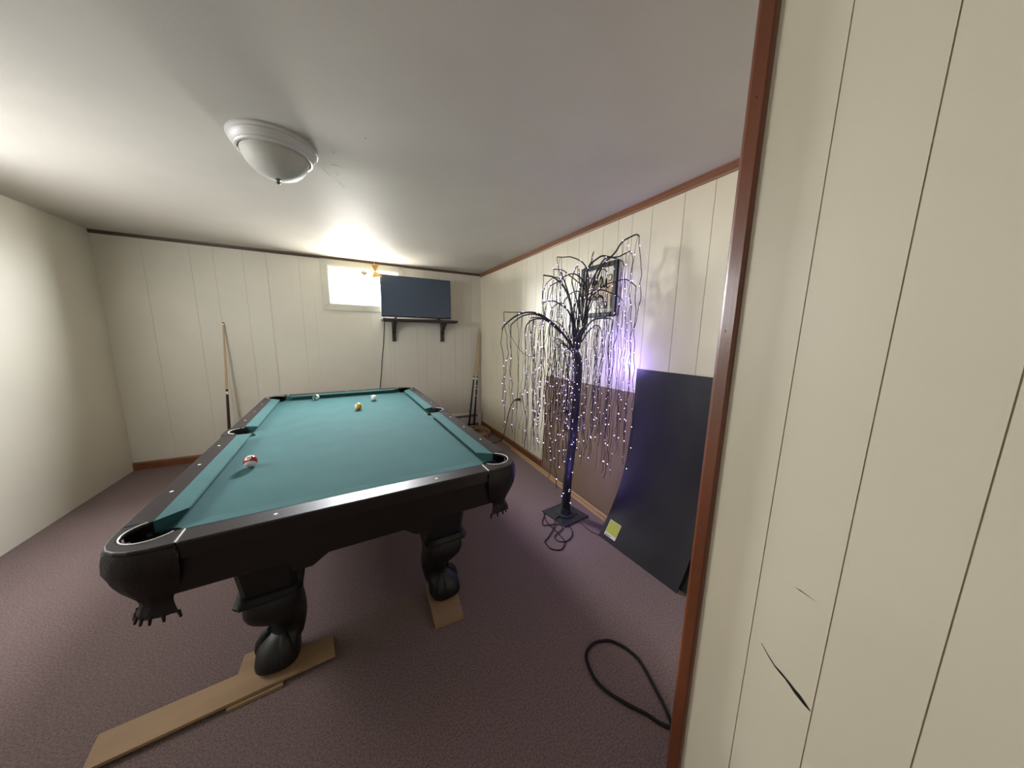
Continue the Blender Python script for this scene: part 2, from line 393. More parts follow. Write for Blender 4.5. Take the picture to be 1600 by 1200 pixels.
# pocket castings, rims, cups, leather
def mir(pts, sx, sy): return [(a*sx, b*sy) for a,b in pts]
for sx in (1,-1):
    for sy in (1,-1):
        outer = [(JA,OB),(.566,OB-.001),(.612,OB-.007),(.645,OB-.022),(.670,OB-.045),(.684,OB-.075),(.690,OB-.11),(OA,JB)]
        a0 = math.degrees(math.atan2(JB-PC[1], sqrt(PR**2-(JB-PC[1])**2)))
        a1 = 180-math.degrees(math.asin((BB-PC[1])/PR))
        inner = arc(PC[0], PC[1], PR, a0, a1, 14)
        pts = outer+[(BA,JB)]+inner+[(JA,BB)]
        pts = mir(pts, sx, sy)
        railpiece(pts, 'pocket_casting', 'rail', z0=ZT-.016)
        rim = [(a*sx,b*sy,ZT+.0005) for a,b in arc(PC[0], PC[1], PR+.001, a0+4, a1-6, 18)]
        MB().tube(rim, .0019, 6).build('pocket_rim', 'ivory', table, True)  # ivory colour stands in for the bright highlight along the ring
        MB().box(min(sx*(JA-.0015),sx*(JA+.0015)), max(sx*(JA-.0015),sx*(JA+.0015)), min(sy*(BB+.008),sy*(OB-.005)), max(sy*(BB+.008),sy*(OB-.005)), ZT-.002, ZT+.0012).build('joint_strip', 'ivory', table)
        cup = MB().lathe([(PR+.004,-.05),(PR+.002,-.075),(PR-.006,-.115),(PR-.022,-.145),(0,-.155)], 24, (PC[0]*sx, PC[1]*sy, ZT))
        cup.build('pocket_cup', 'darkleather', table, True)
        # leather shield wrapping the corner with a fringed tail
        path = spline([(a,b,0) for a,b in outer], 2)
        tc_ = Vector((.578,1.196,0))
        # (dz, scale about centre, weight of the tail centre)
        shield = [(-.012,1.0,0),(-.022,1.05,0),(-.045,1.08,.0),(-.075,1.09,.1),(-.100,1.04,.25),(-.125,.95,.45),(-.145,.84,.7),(-.162,.72,.85),(-.178,.60,1),(-.190,.52,1),(-.204,.50,1),(-.222,.56,1),(-.240,.64,1)]
        c0_ = Vector((.58,1.14,0))
        vs = []; nc_ = len(path)
        for inner_ in (0,1):
            for (dz,scl,wt) in shield:
                cc = c0_.lerp(tc_, wt)
                for k,p in enumerate(path):
                    q = cc+(p-cc)*(scl-(.055 if inner_ else 0))
                    wob = .002*cos(7*k*pi/nc_*1.7+dz*50)
                    dd = (p-c0_).normalized(); q = q+dd*wob
                    vs.append((q.x*sx, q.y*sy, ZT+dz))
            if not inner_: m_ = len(vs)
        fs = []; nr = len(shield)
        for i_ in range(nr-1):
            for k in range(nc_-1):
                a_ = i_*nc_+k; fs += [(a_,a_+1,a_+nc_+1,a_+nc_), (m_+a_,m_+a_+nc_,m_+a_+nc_+1,m_+a_+1)]
            fs += [(i_*nc_, i_*nc_+nc_, m_+i_*nc_+nc_, m_+i_*nc_), (i_*nc_+nc_-1, m_+i_*nc_+nc_-1, m_+i_*nc_+2*nc_-1, i_*nc_+2*nc_-1)]
        for k in range(nc_-1):
            fs += [(k, m_+k, m_+k+1, k+1)]
            e_ = (nr-1)*nc_+k; fs += [(e_, e_+1, m_+e_+1, m_+e_)]
        sh = obj('pocket_leather', vs, fs, 'leather', table, smooth=True)
        fr = MB()
        for k in range(0, nc_, 2):
            p = path[k]; q0 = tc_+(p-tc_)*.62; q1 = tc_+(p-tc_)*.70
            fr.tube([(q0.x*sx,q0.y*sy,ZT-.234),(q1.x*sx,q1.y*sy,ZT-.256)], [.0055,.0035], 4)
        tag(fr.build('fringe', 'leather', sh), kind='stuff')
    # side pockets
    inner = arc(BA, 0, .066, -74, 74, 14)
    pts = [(BA,-SB+.001),(OA,-SB+.001),(OA+.006,-SB+.012),(OA+.012,-.05),(OA+.014,0),(OA+.012,.05),(OA+.006,SB-.012),(OA,SB-.001),(BA,SB-.001)]+inner[::-1]
    railpiece(mir(pts, sx, 1), 'pocket_casting', 'rail')
    rim = [(a*sx,b,ZT+.0005) for a,b in arc(BA, 0, .067, -66, 66, 16)]
    MB().tube(rim, .0019, 6).build('pocket_rim', 'ivory', table, True)  # pale tone paints the ring's highlight here too
    MB().lathe([(.070,-.05),(.068,-.075),(.062,-.115),(.045,-.145),(0,-.155)], 24, ((BA+.006)*sx, 0, ZT)).build('pocket_cup', 'darkleather', table, True)
    sv = MB()
    prof_ = [(-.075,ZT-.03),(.075,ZT-.03),(.08,ZT-.09),(.06,ZT-.15),(.03,ZT-.18),(.018,ZT-.20),(.028,ZT-.24),(-.028,ZT-.24),(-.018,ZT-.20),(-.03,ZT-.18),(-.06,ZT-.15),(-.08,ZT-.09)]
    sv.prism(prof_, lambda a,b,d: (d,a,b), sx*(OA+.001), sx*(OA+.014)); sv.build('pocket_leather', 'leather', table, bevel=.003)
# cabinet apron (slightly raked inwards), with shaped lower edge at the ends
def apron_end(sy):
    top = ZR0; ins_t, ins_b = .012, .035
    prof_ = [(-.60,top),(.60,top),(.585,.548),(.26,.548),(.25,.497),(.185,.497),(.135,.538),(-.135,.538),(-.19,.497),(-.25,.497),(-.26,.548),(-.585,.548)]
    def fn(a,z,d):
        t_ = (top-z)/.14; return (a, sy*(OB-ins_t-(ins_b-ins_t)*t_-d), z)
    return MB().prism(prof_, fn, 0, .03)
for sy in (1,-1): apron_end(sy).build('apron', 'cabinet', table, bevel=.004)
for sx in (1,-1):
    prof_ = [(-1.17,ZR0),(1.17,ZR0),(1.155,.548),(.86,.548),(.83,.515),(.80,.538),(-.80,.538),(-.83,.515),(-.86,.548),(-1.155,.548)]
    def fn(b,z,d,sx=sx):
        t_ = (ZR0-z)/.14; return (sx*(OA-.012-.023*t_-d), b, z)
    MB().prism(prof_, fn, 0, .03).build('apron', 'cabinet', table, bevel=.004)
MB().box(-.56,.56,-1.10,1.10,ZB-.06,ZB-.032).build('slate_bed', 'cabinet', table)
MB().box(-.60,-.55,-1.16,1.16,.56,.62).box(.55,.60,-1.16,1.16,.56,.62).build('frame_beam', 'cabinet', table)
# legs: square pillar block, collar, cabriole knee, ankle, claw foot
FZ = .024
def leg(sx, sy):
    cx, cy = .342, 1.052
    L = empty('leg'); L.parent = table
    m = MB()
    def ring(off, h, z, p=4.0, lobes=0.0, n=28, sq=1.0):
        out = []
        for k in range(n):
            a = 2*pi*k/n; c_, s_ = cos(a), sin(a)
            rr = 1/((abs(c_)**p+abs(s_)**p)**(1/p))
            if lobes:
                da = math.atan2(sin(a-pi/4), cos(a-pi/4))
                if abs(da) < 1.75: rr *= 1+lobes*(.45*cos(da*.9)+.30*abs(cos(da*2.6)))
                else: rr *= 1-.05
            out.append((sx*(cx+off+h*rr*c_), sy*(cy+off+h*rr*s_), z))
        return out
    secs = [(0,.096,.56,14),(0,.093,.50,14),(-.002,.084,.392,14)]
    def loft(secs):
        mb = MB(); n = 28; vs = []
        for q in secs: vs += ring(*q)
        fs = [(i*n+k, i*n+(k+1)%n, (i+1)*n+(k+1)%n, (i+1)*n+k) for i in range(len(secs)-1) for k in range(n)]
        fs += [tuple(range(n)), tuple(range((len(secs)-1)*n, len(secs)*n))]
        mb.add(vs, fs); return mb
    loft(secs).build('pillar_block', 'legwood', L, True)
    loft([(-.002,.086,.392,16),(0,.092,.386,16),(0,.100,.375,16),(0,.104,.372,16),(0,.104,.364,16),(0,.096,.358,16),(0,.088,.352,16)]).build('collar', 'legwood', L, True)
    loft([(-.004,.086,.353,5),(-.001,.091,.33,4),(.000,.094,.30,3.4),(-.003,.091,.27,3),(-.014,.083,.24,2.8),(-.026,.071,.21,2.6),(-.034,.063,.18,2.4),(-.034,.060,.155,2.3),(-.028,.062,.13,2.2),(-.018,.066,.11,2.2)]).build('knee', 'legwood', L, True)
    loft([(-.030,.050,.150,2.2,.05),(-.020,.060,.130,2.2,.12),(-.008,.068,.108,2.2,.16),(-.002,.073,.085,2.3,.18),(.002,.075,.060,2.4,.18),(.002,.075,.042,2.4,.18),(.000,.070,FZ+.006,2.3,.16),(-.002,.060,FZ,2.2,.1)]).build('claw_foot', 'legwood', L, True)
    toes = MB()      # one thick side toe on either side of the paw
    for da in (-1.05,1.05):
        an = pi/4+da; pts = []; rr_ = []
        for t_,z,rw in ((.040,.150,.012),(.056,.130,.020),(.068,.100,.026),(.074,.068,.028),(.074,.046,.022)):
            pts.append((sx*(cx-.008+t_*cos(an)), sy*(cy-.008+t_*sin(an)), z)); rr_.append(rw)
        toes.tube(pts, rr_, 10)
    toes.build('toe', 'legwood', L, True)
for sx in (1,-1):
    for sy in (1,-1): leg(sx, sy)

# ------------------------------------------------------------------ boards levelling the table
def board(name, pts, z0, z1, label, m='plywood', cat='board', group=None):
    return tag(MB().prism(pts, lambda a,b,d: (a,b,d), z0, z1).build(name, m, bevel=.001), label, cat, group)
board('plywood_board', [(-.144,1.393),(-.131,1.286),(-.80,1.243),(-.815,1.352)], .012, .024, 'long pale plywood board on top under the nearest claw foot')
board('plywood_shim', [(-.468,1.470),(-.330,1.472),(-.305,1.262),(-.470,1.254)], 0, .0118, 'short plywood piece beneath the long board at the nearest claw foot')
board('plywood_block', [(.419,1.330),(.407,1.216),(.272,1.223),(.285,1.480),(.432,1.47)], 0, .024, 'square plywood block under the claw foot nearest the lit willow tree')
ca, sa = cos(TPH), sin(TPH)
for sx,lb in ((1,'plywood shim under the far right foot of the pool table'),(-1,'plywood shim under the far left foot of the pool table')):
    a,b = sx*.342, 1.052; X = TX+ca*a-sa*b; Y = TY+sa*a+ca*b
    board('plywood_shim', [(X-.12,Y-.12),(X+.12,Y-.12),(X+.12,Y+.12),(X-.12,Y+.12)], 0, .024, lb)

# ------------------------------------------------------------------ balls
def ballmat(name, col, axis, white=(238,234,226), width=.55):
    m = bpy.data.materials.new(name); m.use_nodes = True; nt = m.node_tree; b = nt.nodes['Principled BSDF']
    b.inputs['Roughness'].default_value = .12; b.inputs['Coat Weight'].default_value = .5
    tc = nt.nodes.new('ShaderNodeTexCoord'); dp = nt.nodes.new('ShaderNodeVectorMath'); dp.operation = 'DOT_PRODUCT'
    dp.inputs[1].default_value = Vector(axis).normalized()
    ab = nt.nodes.new('ShaderNodeMath'); ab.operation = 'ABSOLUTE'; lt = nt.nodes.new('ShaderNodeMath'); lt.operation = 'LESS_THAN'; lt.inputs[1].default_value = .0286*width
    mx = nt.nodes.new('ShaderNodeMix'); mx.data_type = 'RGBA'; mx.inputs[6].default_value = lin(white); mx.inputs[7].default_value = lin(col)
    nt.links.new(tc.outputs['Object'], dp.inputs[0]); nt.links.new(dp.outputs['Value'], ab.inputs[0]); nt.links.new(ab.outputs[0], lt.inputs[0])
    nt.links.new(lt.outputs[0], mx.inputs[0]); nt.links.new(mx.outputs[2], b.inputs['Base Color'])
    return m
BR_ = .0286
def ball(loc, m, label, name='billiard_ball', disc=None, digits=0):
    bm = bmesh.new(); bmesh.ops.create_uvsphere(bm, u_segments=32, v_segments=20, radius=BR_)
    me = bpy.data.meshes.new(name); bm.to_mesh(me); bm.free(); me.shade_smooth(); me.materials.append(m)
    o = bpy.data.objects.new(name, me); COL.objects.link(o); o.location = loc; tag(o, label, 'ball')
    if disc:
        n_ = Vector(disc).normalized(); up = Vector((0,0,1)); rt = up.cross(n_).normalized() if abs(n_.z) < .95 else Vector((1,0,0)); up = n_.cross(rt)
        def onb(x,y,h): 
            v = n_+rt*x+up*y; return v.normalized()*(BR_+h)
        vs = [onb(0,0,.0003)]; n2 = 20
        for rr in (.22,.42):
            vs += [onb(rr*cos(2*pi*k/n2), rr*sin(2*pi*k/n2), .0003) for k in range(n2)]
        fs = [(0,1+k,1+(k+1)%n2) for k in range(n2)]+[(1+k,1+n2+k,1+n2+(k+1)%n2,1+(k+1)%n2) for k in range(n2)]
        d = obj('number_spot', vs, fs, 'ivory', o, smooth=True)
        if digits:
            dg = MB()
            for cx_ in ([-.12,.14] if digits == 2 else [0]):
                dg.add([onb(cx_-.045,-.22,.0017),onb(cx_+.045,-.22,.0017),onb(cx_+.045,.22,.0017),onb(cx_-.045,.22,.0017)],[(0,1,2,3)])
                dg.add([onb(cx_-.045,.22,.0017),onb(cx_-.085,.10,.0017),onb(cx_-.085,.06,.0017),onb(cx_-.045,.09,.0017)],[(0,1,2,3)])
            dg.build('numeral', 'black', d)
    return o
BZ = ZB+BR_+.0002
ball((-.463,1.846,BZ), ballmat('red_stripe', (168,34,30), (.09,-.66,-.55), width=.5), 'red striped ball numbered 11 lying nearest on the left of the felt', disc=(-.10,-.52,.72), digits=2)
ball((-.318,3.488,BZ), ballmat('green_stripe', (30,84,56), (.86,-.20,.35), width=.55), 'green striped ball near the far cushion of the pool table', disc=(.25,-.9,-.35), digits=1)
ball((.039,2.894,BZ), ballmat('yellow_stripe', (206,158,40), (-.95,-.12,.12), width=.66), 'yellow striped ball lying closer than the white one')
ball((.184,3.234,BZ), ballmat('cue_white', (236,232,226), (0,0,1)), 'plain white cue ball near the far cushion', name='cue_ball')

# ------------------------------------------------------------------ ceiling lamp
lamp = empty('ceiling_lamp', (-.243,1.872,H), 0, 'round white flush ceiling lamp with alabaster glass bowl, switched off', 'ceiling lamp')
MB().lathe([(.166,0),(.169,-.004),(.169,-.010),(.163,-.014),(.160,-.016),(.162,-.020),(.160,-.026),(.152,-.038),(.146,-.044),(.147,-.048),(.143,-.054),(.136,-.056),(.131,-.050),(.128,-.040)], 64).build('lamp_rim', 'lamprim', lamp, True)
MB().lathe([(.1305,-.044),(.1295,-.052),(.126,-.066),(.117,-.086),(.102,-.106),(.082,-.124),(.058,-.137),(.032,-.1445),(.012,-.147),(0,-.1475)], 64).build('glass_shade', 'frost', lamp, True)
MB().lathe([(.004,-.146),(.010,-.148),(.011,-.151),(.006,-.153),(.0055,-.156),(.009,-.160),(.0085,-.165),(.004,-.169),(0,-.170)], 20).build('finial', 'nickel', lamp, True)

# ------------------------------------------------------------------ television, shelf, cable
SY0 = YB-.235
shelf = empty('wall_shelf', (.83, YB, 1.52), 0, 'dark wooden wall shelf on two scrolled brackets below the window', 'shelf')
def sp_(o, parent, loc): o.parent = parent; o.matrix_parent_inverse = Matrix.Translation([-c for c in loc]); return o
SL = (.83,YB,1.52)
sp_(MB().box(.372,1.292, SY0, YB, 1.508, 1.534).box(.385,1.28,SY0+.012,YB,1.498,1.508).build('shelf_board', 'shelf', bevel=.004), shelf, SL)
brp = [(0,0),(0,-.25),(.022,-.25),(.026,-.24),(.026,-.15),(.045,-.128),(.05,-.10),(.085,-.085),(.092,-.06),(.13,-.045),(.165,-.03),(.18,-.02),(.18,0)]
for bx in (.515,1.135):
    sp_(MB().prism(brp, lambda a,b,d: (d, YB-a, 1.504+b), bx-.022, bx+.022).build('bracket', 'shelf', bevel=.002), shelf, SL)
tv = empty('television', (.785, YB-.19, 1.534), 0, 'black flat-screen television, switched off, standing on the dark wall shelf', 'television')
TL = (.785,YB-.19,1.534)
ty = YB-.195
sp_(MB().box(.362,1.207, ty, ty+.045, 1.553, 2.037).box(.50,1.07,ty+.04,ty+.075,1.62,1.93).build('television_case', 'black', bevel=.004), tv, TL)
sp_(MB().box(.370,1.199, ty-.0015, ty, 1.566, 2.030).build('screen', 'screen'), tv, TL)
sp_(MB().box(.772,.79, ty-.0022, ty-.0012, 1.557, 1.560).build('badge', 'lamprim'), tv, TL)
for fx in (.52,1.05):
    sp_(MB().box(fx-.012, fx+.012, ty-.025, ty+.14, 1.534, 1.545).box(fx-.008,fx+.008,ty+.005,ty+.03,1.54,1.556).build('stand_foot', 'black', bevel=.002), tv, TL)
tag(MB().tube(spline([(.44,YB-.12,1.70),(.43,YB-.03,1.72),(.408,YB-.012,1.62),(.405,YB-.006,1.50),(.388,YB-.006,1.25),(.358,YB-.006,1.03),(.342,YB-.006,.85),(.318,YB-.006,.67),(.30,YB-.02,.40),(.29,YB-.03,.09)],6), .0035, 6).build('power_cable', 'cord', smooth=True), 'thin black television cable hanging down the back wall', 'cable')

# ------------------------------------------------------------------ hanging gold ornament
orn = empty('hanging_ornament', (.307, 3.90, H), 0, 'gold foil twisted bow ornament hanging from the ceiling before the window', 'ornament')
OL = (.307,3.90,H)
def cone(apex, tip, rad, squash, n=22):
    """pleated foil cone, narrow at the apex"""
    A = Vector(apex); T = Vector(tip); d = (T-A).normalized(); e1 = Vector((1,0,0)); e1 = (e1-d*e1.dot(d)).normalized(); e2 = d.cross(e1)
    vs = []
    for t_,q in ((0,.07),(.5,.52),(1,1)):
        for k in range(n):
            a = 2*pi*k/n; rr_ = rad*q*(1+(.07 if k%2 else -.07)*t_)
            vs.append(A+(T-A)*t_+e1*rr_*cos(a)+e2*rr_*squash*sin(a))
    fs = [(i*n+k, i*n+(k+1)%n, (i+1)*n+(k+1)%n, (i+1)*n+k) for i in range(2) for k in range(n)]
    vs += [A, T-d*rad*.12]; fs += [((k+1)%n, k, 3*n) for k in range(n)]+[(2*n+k, 2*n+(k+1)%n, 3*n+1) for k in range(n)]
    return vs, fs
v_, f_ = cone((.311,3.90,2.042),(.306,3.90,2.110),.046,.6)
sp_(obj('upper_cone', v_, f_, 'gold'), orn, OL)
v_, f_ = cone((.311,3.90,2.048),(.325,3.90,1.982),.057,.6)
sp_(obj('lower_cone', v_, f_, 'gold'), orn, OL)
sp_(MB().tube([(.307,3.90,2.199),(.306,3.90,2.105),(.311,3.90,2.046)], .0022, 5).lathe([(.012,0),(.012,-.003),(.003,-.008)],12,(.307,3.90,2.2)).build('hanging_thread', 'white'), orn, OL)

# ------------------------------------------------------------------ picture, outlet
pic = empty('framed_picture', (XR, 1.80, 1.69), 0, 'black framed picture with dark script lettering behind the willow branches', 'picture')
PL = (XR,1.80,1.69)
py0,py1,pz0,pz1 = 1.612,1.990,1.505,1.886
fw = .030
def PX(y,z,d): return (XR-.018*d, y, z)
fr = MB(); fr.box(XR-.02,XR-.001,py0,py0+fw,pz0,pz1); fr.box(XR-.02,XR-.001,py1-fw,py1,pz0,pz1); fr.box(XR-.02,XR-.001,py0+fw,py1-fw,pz0,pz0+fw); fr.box(XR-.02,XR-.001,py0+fw,py1-fw,pz1-fw,pz1)
sp_(fr.build('frame', 'frame', bevel=.003), pic, PL)
def picmat():
    m = bpy.data.materials.new('printed_mirror'); m.use_nodes = True; nt = m.node_tree; b = nt.nodes['Principled BSDF']; b.inputs['Roughness'].default_value = .25
    tc = nt.nodes.new('ShaderNodeTexCoord'); sx_ = nt.nodes.new('ShaderNodeSeparateXYZ'); nt.links.new(tc.outputs['Object'], sx_.inputs[0])
    n = nt.nodes.new('ShaderNodeTexNoise'); n.inputs['Scale'].default_value = 22; n.inputs['Detail'].default_value = 4; nt.links.new(tc.outputs['Object'], n.inputs['Vector'])
    ma = nt.nodes.new('ShaderNodeMath'); ma.operation = 'MULTIPLY_ADD'; ma.inputs[1].default_value = .16; nt.links.new(n.outputs['Fac'], ma.inputs[0]); nt.links.new(sx_.outputs['Z'], ma.inputs[2])
    rp = nt.nodes.new('ShaderNodeValToRGB'); mr = nt.nodes.new('ShaderNodeMapRange'); mr.inputs[1].default_value = 1.52; mr.inputs[2].default_value = 1.98
    nt.links.new(ma.outputs[0], mr.inputs[0]); nt.links.new(mr.outputs[0], rp.inputs[0])
    e = rp.color_ramp.elements; e[0].position = 0; e[0].color = lin((176,170,128)); e[1].position = 1; e[1].color = lin((236,232,214))
    for p,c in ((.28,(150,138,92)),(.40,(122,96,58)),(.55,(166,128,70)),(.64,(204,180,136)),(.76,(226,220,200))):
        q = e.new(p); q.color = lin(c)
    nt.links.new(rp.outputs[0], b.inputs['Base Color']); return m
sp_(MB().box(XR-.010,XR-.001,py0+fw,py1-fw,pz0+fw,pz1-fw).build('print', picmat()), pic, PL)
# lettering and line art on the print
art = MB(); xa = XR-.0115
def stroke(pts, w_):
    P = spline([(xa, y, z) for y,z in pts], 5); art.tube(P, [w_*(.55+.45*sin(pi*i/(len(P)-1))) for i in range(len(P))], 4)
Y = lambda t_: py1-fw-.01-(py1-py0-2*fw-.02)*t_     # 0 = left, 1 = right as seen
Z = lambda t_: pz0+fw+.008+(pz1-pz0-2*fw-.016)*t_
def st(pts, w_): stroke([(Y(a),Z(b)) for a,b in pts], w_)
st([(.30,.80),(.20,.86),(.08,.80),(.03,.66),(.06,.52),(.17,.46),(.29,.50),(.33,.56)], .0055)
st([(.12,.78),(.10,.66),(.14,.55)], .003)
st([(.40,.90),(.36,.70),(.38,.52),(.44,.60),(.48,.72),(.45,.82),(.41,.78)], .005)
st([(.50,.55),(.54,.74),(.60,.84),(.63,.74),(.60,.58),(.53,.52)], .005)
st([(.66,.80),(.68,.64),(.72,.56),(.76,.66),(.78,.76),(.79,.62),(.84,.54),(.92,.60)], .005)
st([(.84,.78),(.90,.84),(.96,.80),(.92,.70),(.84,.72)], .004)
st([(.30,.42),(.46,.34),(.62,.38),(.72,.30)], .006); st([(.26,.34),(.44,.30),(.58,.31)], .005)
st([(.62,.20),(.74,.24),(.88,.12)], .003)
for a in (.42,.50,.58,.66,.74,.82): st([(a,.02),(a+.01,.12),(a-.01,.22)], .0016)
sp_(art.build('lettering', 'black'), pic, PL)
txt = MB()
for zz,n_,l_ in ((.285,5,.055),(.245,9,.028),(.205,4,.05),(.165,3,.03),(.03,12,.035)):
    for k in range(n_):
        a = .36+k*(.5/max(n_,1)); txt.box(XR-.0135,XR-.0125, Y(a+l_), Y(a), Z(zz), Z(zz+.022))
tag(sp_(txt.build('small_print', 'pink'), pic, PL), kind='stuff')

out = empty('wall_outlet', (XR,2.955,.655), 0, 'cream wall outlet holding a black plug on the right wall', 'outlet')
QL = (XR,2.955,.655)
sp_(MB().box(XR-.006,XR,2.920,2.990,.597,.712).build('cover_plate', 'outlet', bevel=.003), out, QL)
for zz in (.630,.680):
    sp_(MB().lathe([(.017,0),(.017,.002)],16).build('socket', 'outlet'), out, QL)
    s = bpy.data.objects[[o.name for o in out.children if o.name.startswith('socket')][-1]]
    for v in s.data.vertices: v.co = Vector((XR-.006-v.co.z, 2.955+v.co.x, zz+v.co.y))
pl = [(1.684,2.958,.628),(1.668,2.972,.624),(1.652,2.995,.618),(1.642,3.02,.60)]
plug = empty('extension_cord', (1.66,3.3,0), 0, 'tan extension cord coiled in the corner, its black end plugged into the outlet', 'extension cord')
UL = (1.66,3.3,0)
sp_(MB().tube([(XR-.007,2.956,.630),(1.682,2.962,.629),(1.664,2.978,.624),(1.650,3.0,.616)], [.013,.016,.013,.008], 10).build('plug', 'black', smooth=True), plug, UL)
cl = [(1.650,3.0,.616),(1.648,3.06,.57),(1.652,3.13,.47),(1.655,3.185,.36),(1.655,3.235,.23),(1.652,3.285,.10),(1.645,3.32,.03),(1.62,3.35,.009),(1.56,3.33,.007),(1.48,3.36,.007),(1.40,3.46,.007)]
sp_(MB().tube(spline(cl,8), .0055, 8).build('cord_run', mat('brown_cord', (60,50,34), .6), smooth=True), plug, UL)
rr = random.Random(3); ck_ = []
for k in range(8):
    cx_, cy_ = 1.50+rr.uniform(-.03,.03), 3.78+rr.uniform(-.05,.05); ra, rb = .15+rr.uniform(-.05,.02), .18+rr.uniform(-.08,.04)
    for j in range(10):
        a = 2*pi*j/10; ck_.append((min(1.672, cx_+ra*cos(a)*(.9 if k%2 else 1.05)), min(4.0, cy_+rb*sin(a)), .008+.0075*k*.8+.004*sin(3*a+k)))
sp_(MB().tube(spline([(1.40,3.46,.007),(1.42,3.6,.008)]+ck_,4), .0065, 7).build('coil', 'tancord', smooth=True), plug, UL)

# ------------------------------------------------------------------ baseboard heater
ht = empty('baseboard_heater', (1.2,YB,0), 0, 'cream enamel baseboard heater along the foot of the back wall', 'heater')
HL = (1.2,YB,0)
hp = [(0,.215),(.028,.215),(.052,.195),(.056,.150),(.056,.045),(.050,.045),(.050,.150),(.045,.188),(.026,.205),(0,.205)]
sp_(MB().prism(hp, lambda a,b,d: (d,YB-.004-a,b), .55, 1.640).build('front_cover', 'heater'), ht, HL)
sp_(MB().box(.55,1.64,YB-.03,YB-.004,.02,.20).build('heating_fins', 'slot'), ht, HL)
sp_(MB().box(.56,1.63,YB-.0665,YB-.058,.158,.166).box(.56,1.63,YB-.0665,YB-.058,.176,.184).build('damper_slot', 'slot'), ht, HL)
hp2 = [(0,.225),(.032,.225),(.060,.202),(.064,.15),(.064,0),(0,0)]
sp_(MB().prism(hp2, lambda a,b,d: (d,YB-.003-a,b), 1.640, 1.690).build('end_cap', 'heater', bevel=.003), ht, HL)

# ------------------------------------------------------------------ cues
def cue(foot, tip, label, butt, group=None):
    A, B = Vector(foot), Vector(tip); d = B-A
    e = empty('pool_cue', foot, 0, label, 'cue', group)
    P = lambda t_: A+d*t_
    sp_(MB().tube([P(0),P(.012),P(.25),P(.495)], [.013,.0148,.0128,.0108], 10).build('butt', butt, smooth=True), e, foot)
    sp_(MB().tube([P(.495),P(.515)], .0112, 10).build('joint_collar', 'ivory', smooth=True), e, foot)
    sp_(MB().tube([P(.515),P(.53)], .0108, 10).build('joint_ring', 'cuebutt', smooth=True), e, foot)
    sp_(MB().tube([P(.53),P(.75),P(.98)], [.0104,.0082,.0066], 10).build('shaft', 'maple', smooth=True), e, foot)
    sp_(MB().tube([P(.98),P(.993)], .0067, 10).build('ferrule', 'ivory', smooth=True), e, foot)
    sp_(MB().tube([P(.993),P(1)], [.0066,.005], 10).build('tip', 'cord', smooth=True), e, foot)
    return e
cue((1.478,4.075,0), (1.672,4.160,1.435), 'wooden pool cue with plain black butt, left of the pair in the corner', 'cuebutt')
c2 = cue((1.556,4.070,0), (1.692,4.150,1.420), 'wooden pool cue with banded black butt, right of the pair in the corner', 'cuebutt')
A, B = Vector((1.556,4.070,0)), Vector((1.692,4.150,1.420))
for t0,t1 in ((.33,.336),(.40,.408),(.43,.436)):
    sp_(MB().tube([A+(B-A)*t0, A+(B-A)*t1], .0134, 10).build('butt_band', 'ivory', smooth=True), c2, (1.556,4.070,0))
cue((-1.150,3.97,0), (-1.120,4.162,1.44), 'pool cue with wine-red butt leaning on the back wall left of the table', 'cuewine')
# ------------------------------------------------------------------ loose strips, hardboard, laminate sheet
def strip(a, b, w_, h_, label):
    (x0,y0),(x1,y1) = a,b
    return tag(MB().prism([(x0,y0),(x0+w_,y0),(x1+w_,y1),(x1,y1)], lambda p,q,d: (p,q,d), 0, h_).build('wood_strip', 'strip', bevel=.002), label, 'wood strip')
strip((1.640,3.07),(1.580,1.34), .016, .014, 'loose pale wood strip on the carpet, the one farther from the wall')
strip((1.668,3.36),(1.618,1.34), .016, .020, 'loose pale wood strip lying closest to the baseboard')
# tan sheet leaning, slightly bowed
def sheet(path0, path1, th, nx, name, m, label, cat):
    """path0/path1: (x,z) profile lists at the far and near edge with their y"""
    y0, pr0 = path0; y1, pr1 = path1
    P0 = spline([(x,y0,z) for x,z in pr0],4); P1 = spline([(x,y1,z) for x,z in pr1],4); n = len(P0); vs = []
    for j in range(nx+1):
        t_ = j/nx
        for i in range(n): vs.append(P0[i].lerp(P1[i], t_))
    m0 = len(vs)
    nv = []
    for j in range(nx+1):
        for i in range(n):
            a = vs[j*n+max(i-1,0)]; b = vs[j*n+min(i+1,n-1)]; t = (b-a).normalized(); nn = Vector((t.z,0,-t.x)); nn = nn if nn.x > 0 else -nn
            nv.append(vs[j*n+i]+nn*th)
    vs = [v.copy() for v in vs]+nv; fs = []
    for j in range(nx):
        for i in range(n-1):
            q = j*n+i; fs += [(q,q+1,q+n+1,q+n),(m0+q,m0+q+n,m0+q+n+1,m0+q+1)]
        fs += [(j*n,(j+1)*n,m0+(j+1)*n,m0+j*n),(j*n+n-1,m0+j*n+n-1,m0+(j+1)*n+n-1,(j+1)*n+n-1)]
    for i in range(n-1):
        fs += [(i,m0+i,m0+i+1,i+1),(nx*n+i,nx*n+i+1,m0+nx*n+i+1,m0+nx*n+i)]
    return tag(obj(name, vs, fs, m, smooth=True), label, cat)
sheet((2.462,[(1.690,.0),(1.687,.10),(1.690,.30),(1.697,.60),(1.6990,.968)]), (1.32,[(1.648,.0),(1.660,.15),(1.680,.40),(1.6925,.70),(1.6985,.980)]), .003, 10, 'hardboard_panel', 'tan', 'tan hardboard panel leaning against the wall behind the willow tree', 'board')
lp0 = [(1.438,.0),(1.498,.10),(1.548,.19),(1.617,.352),(1.656,.530),(1.678,.745),(1.686,.95),(1.690,1.147)]
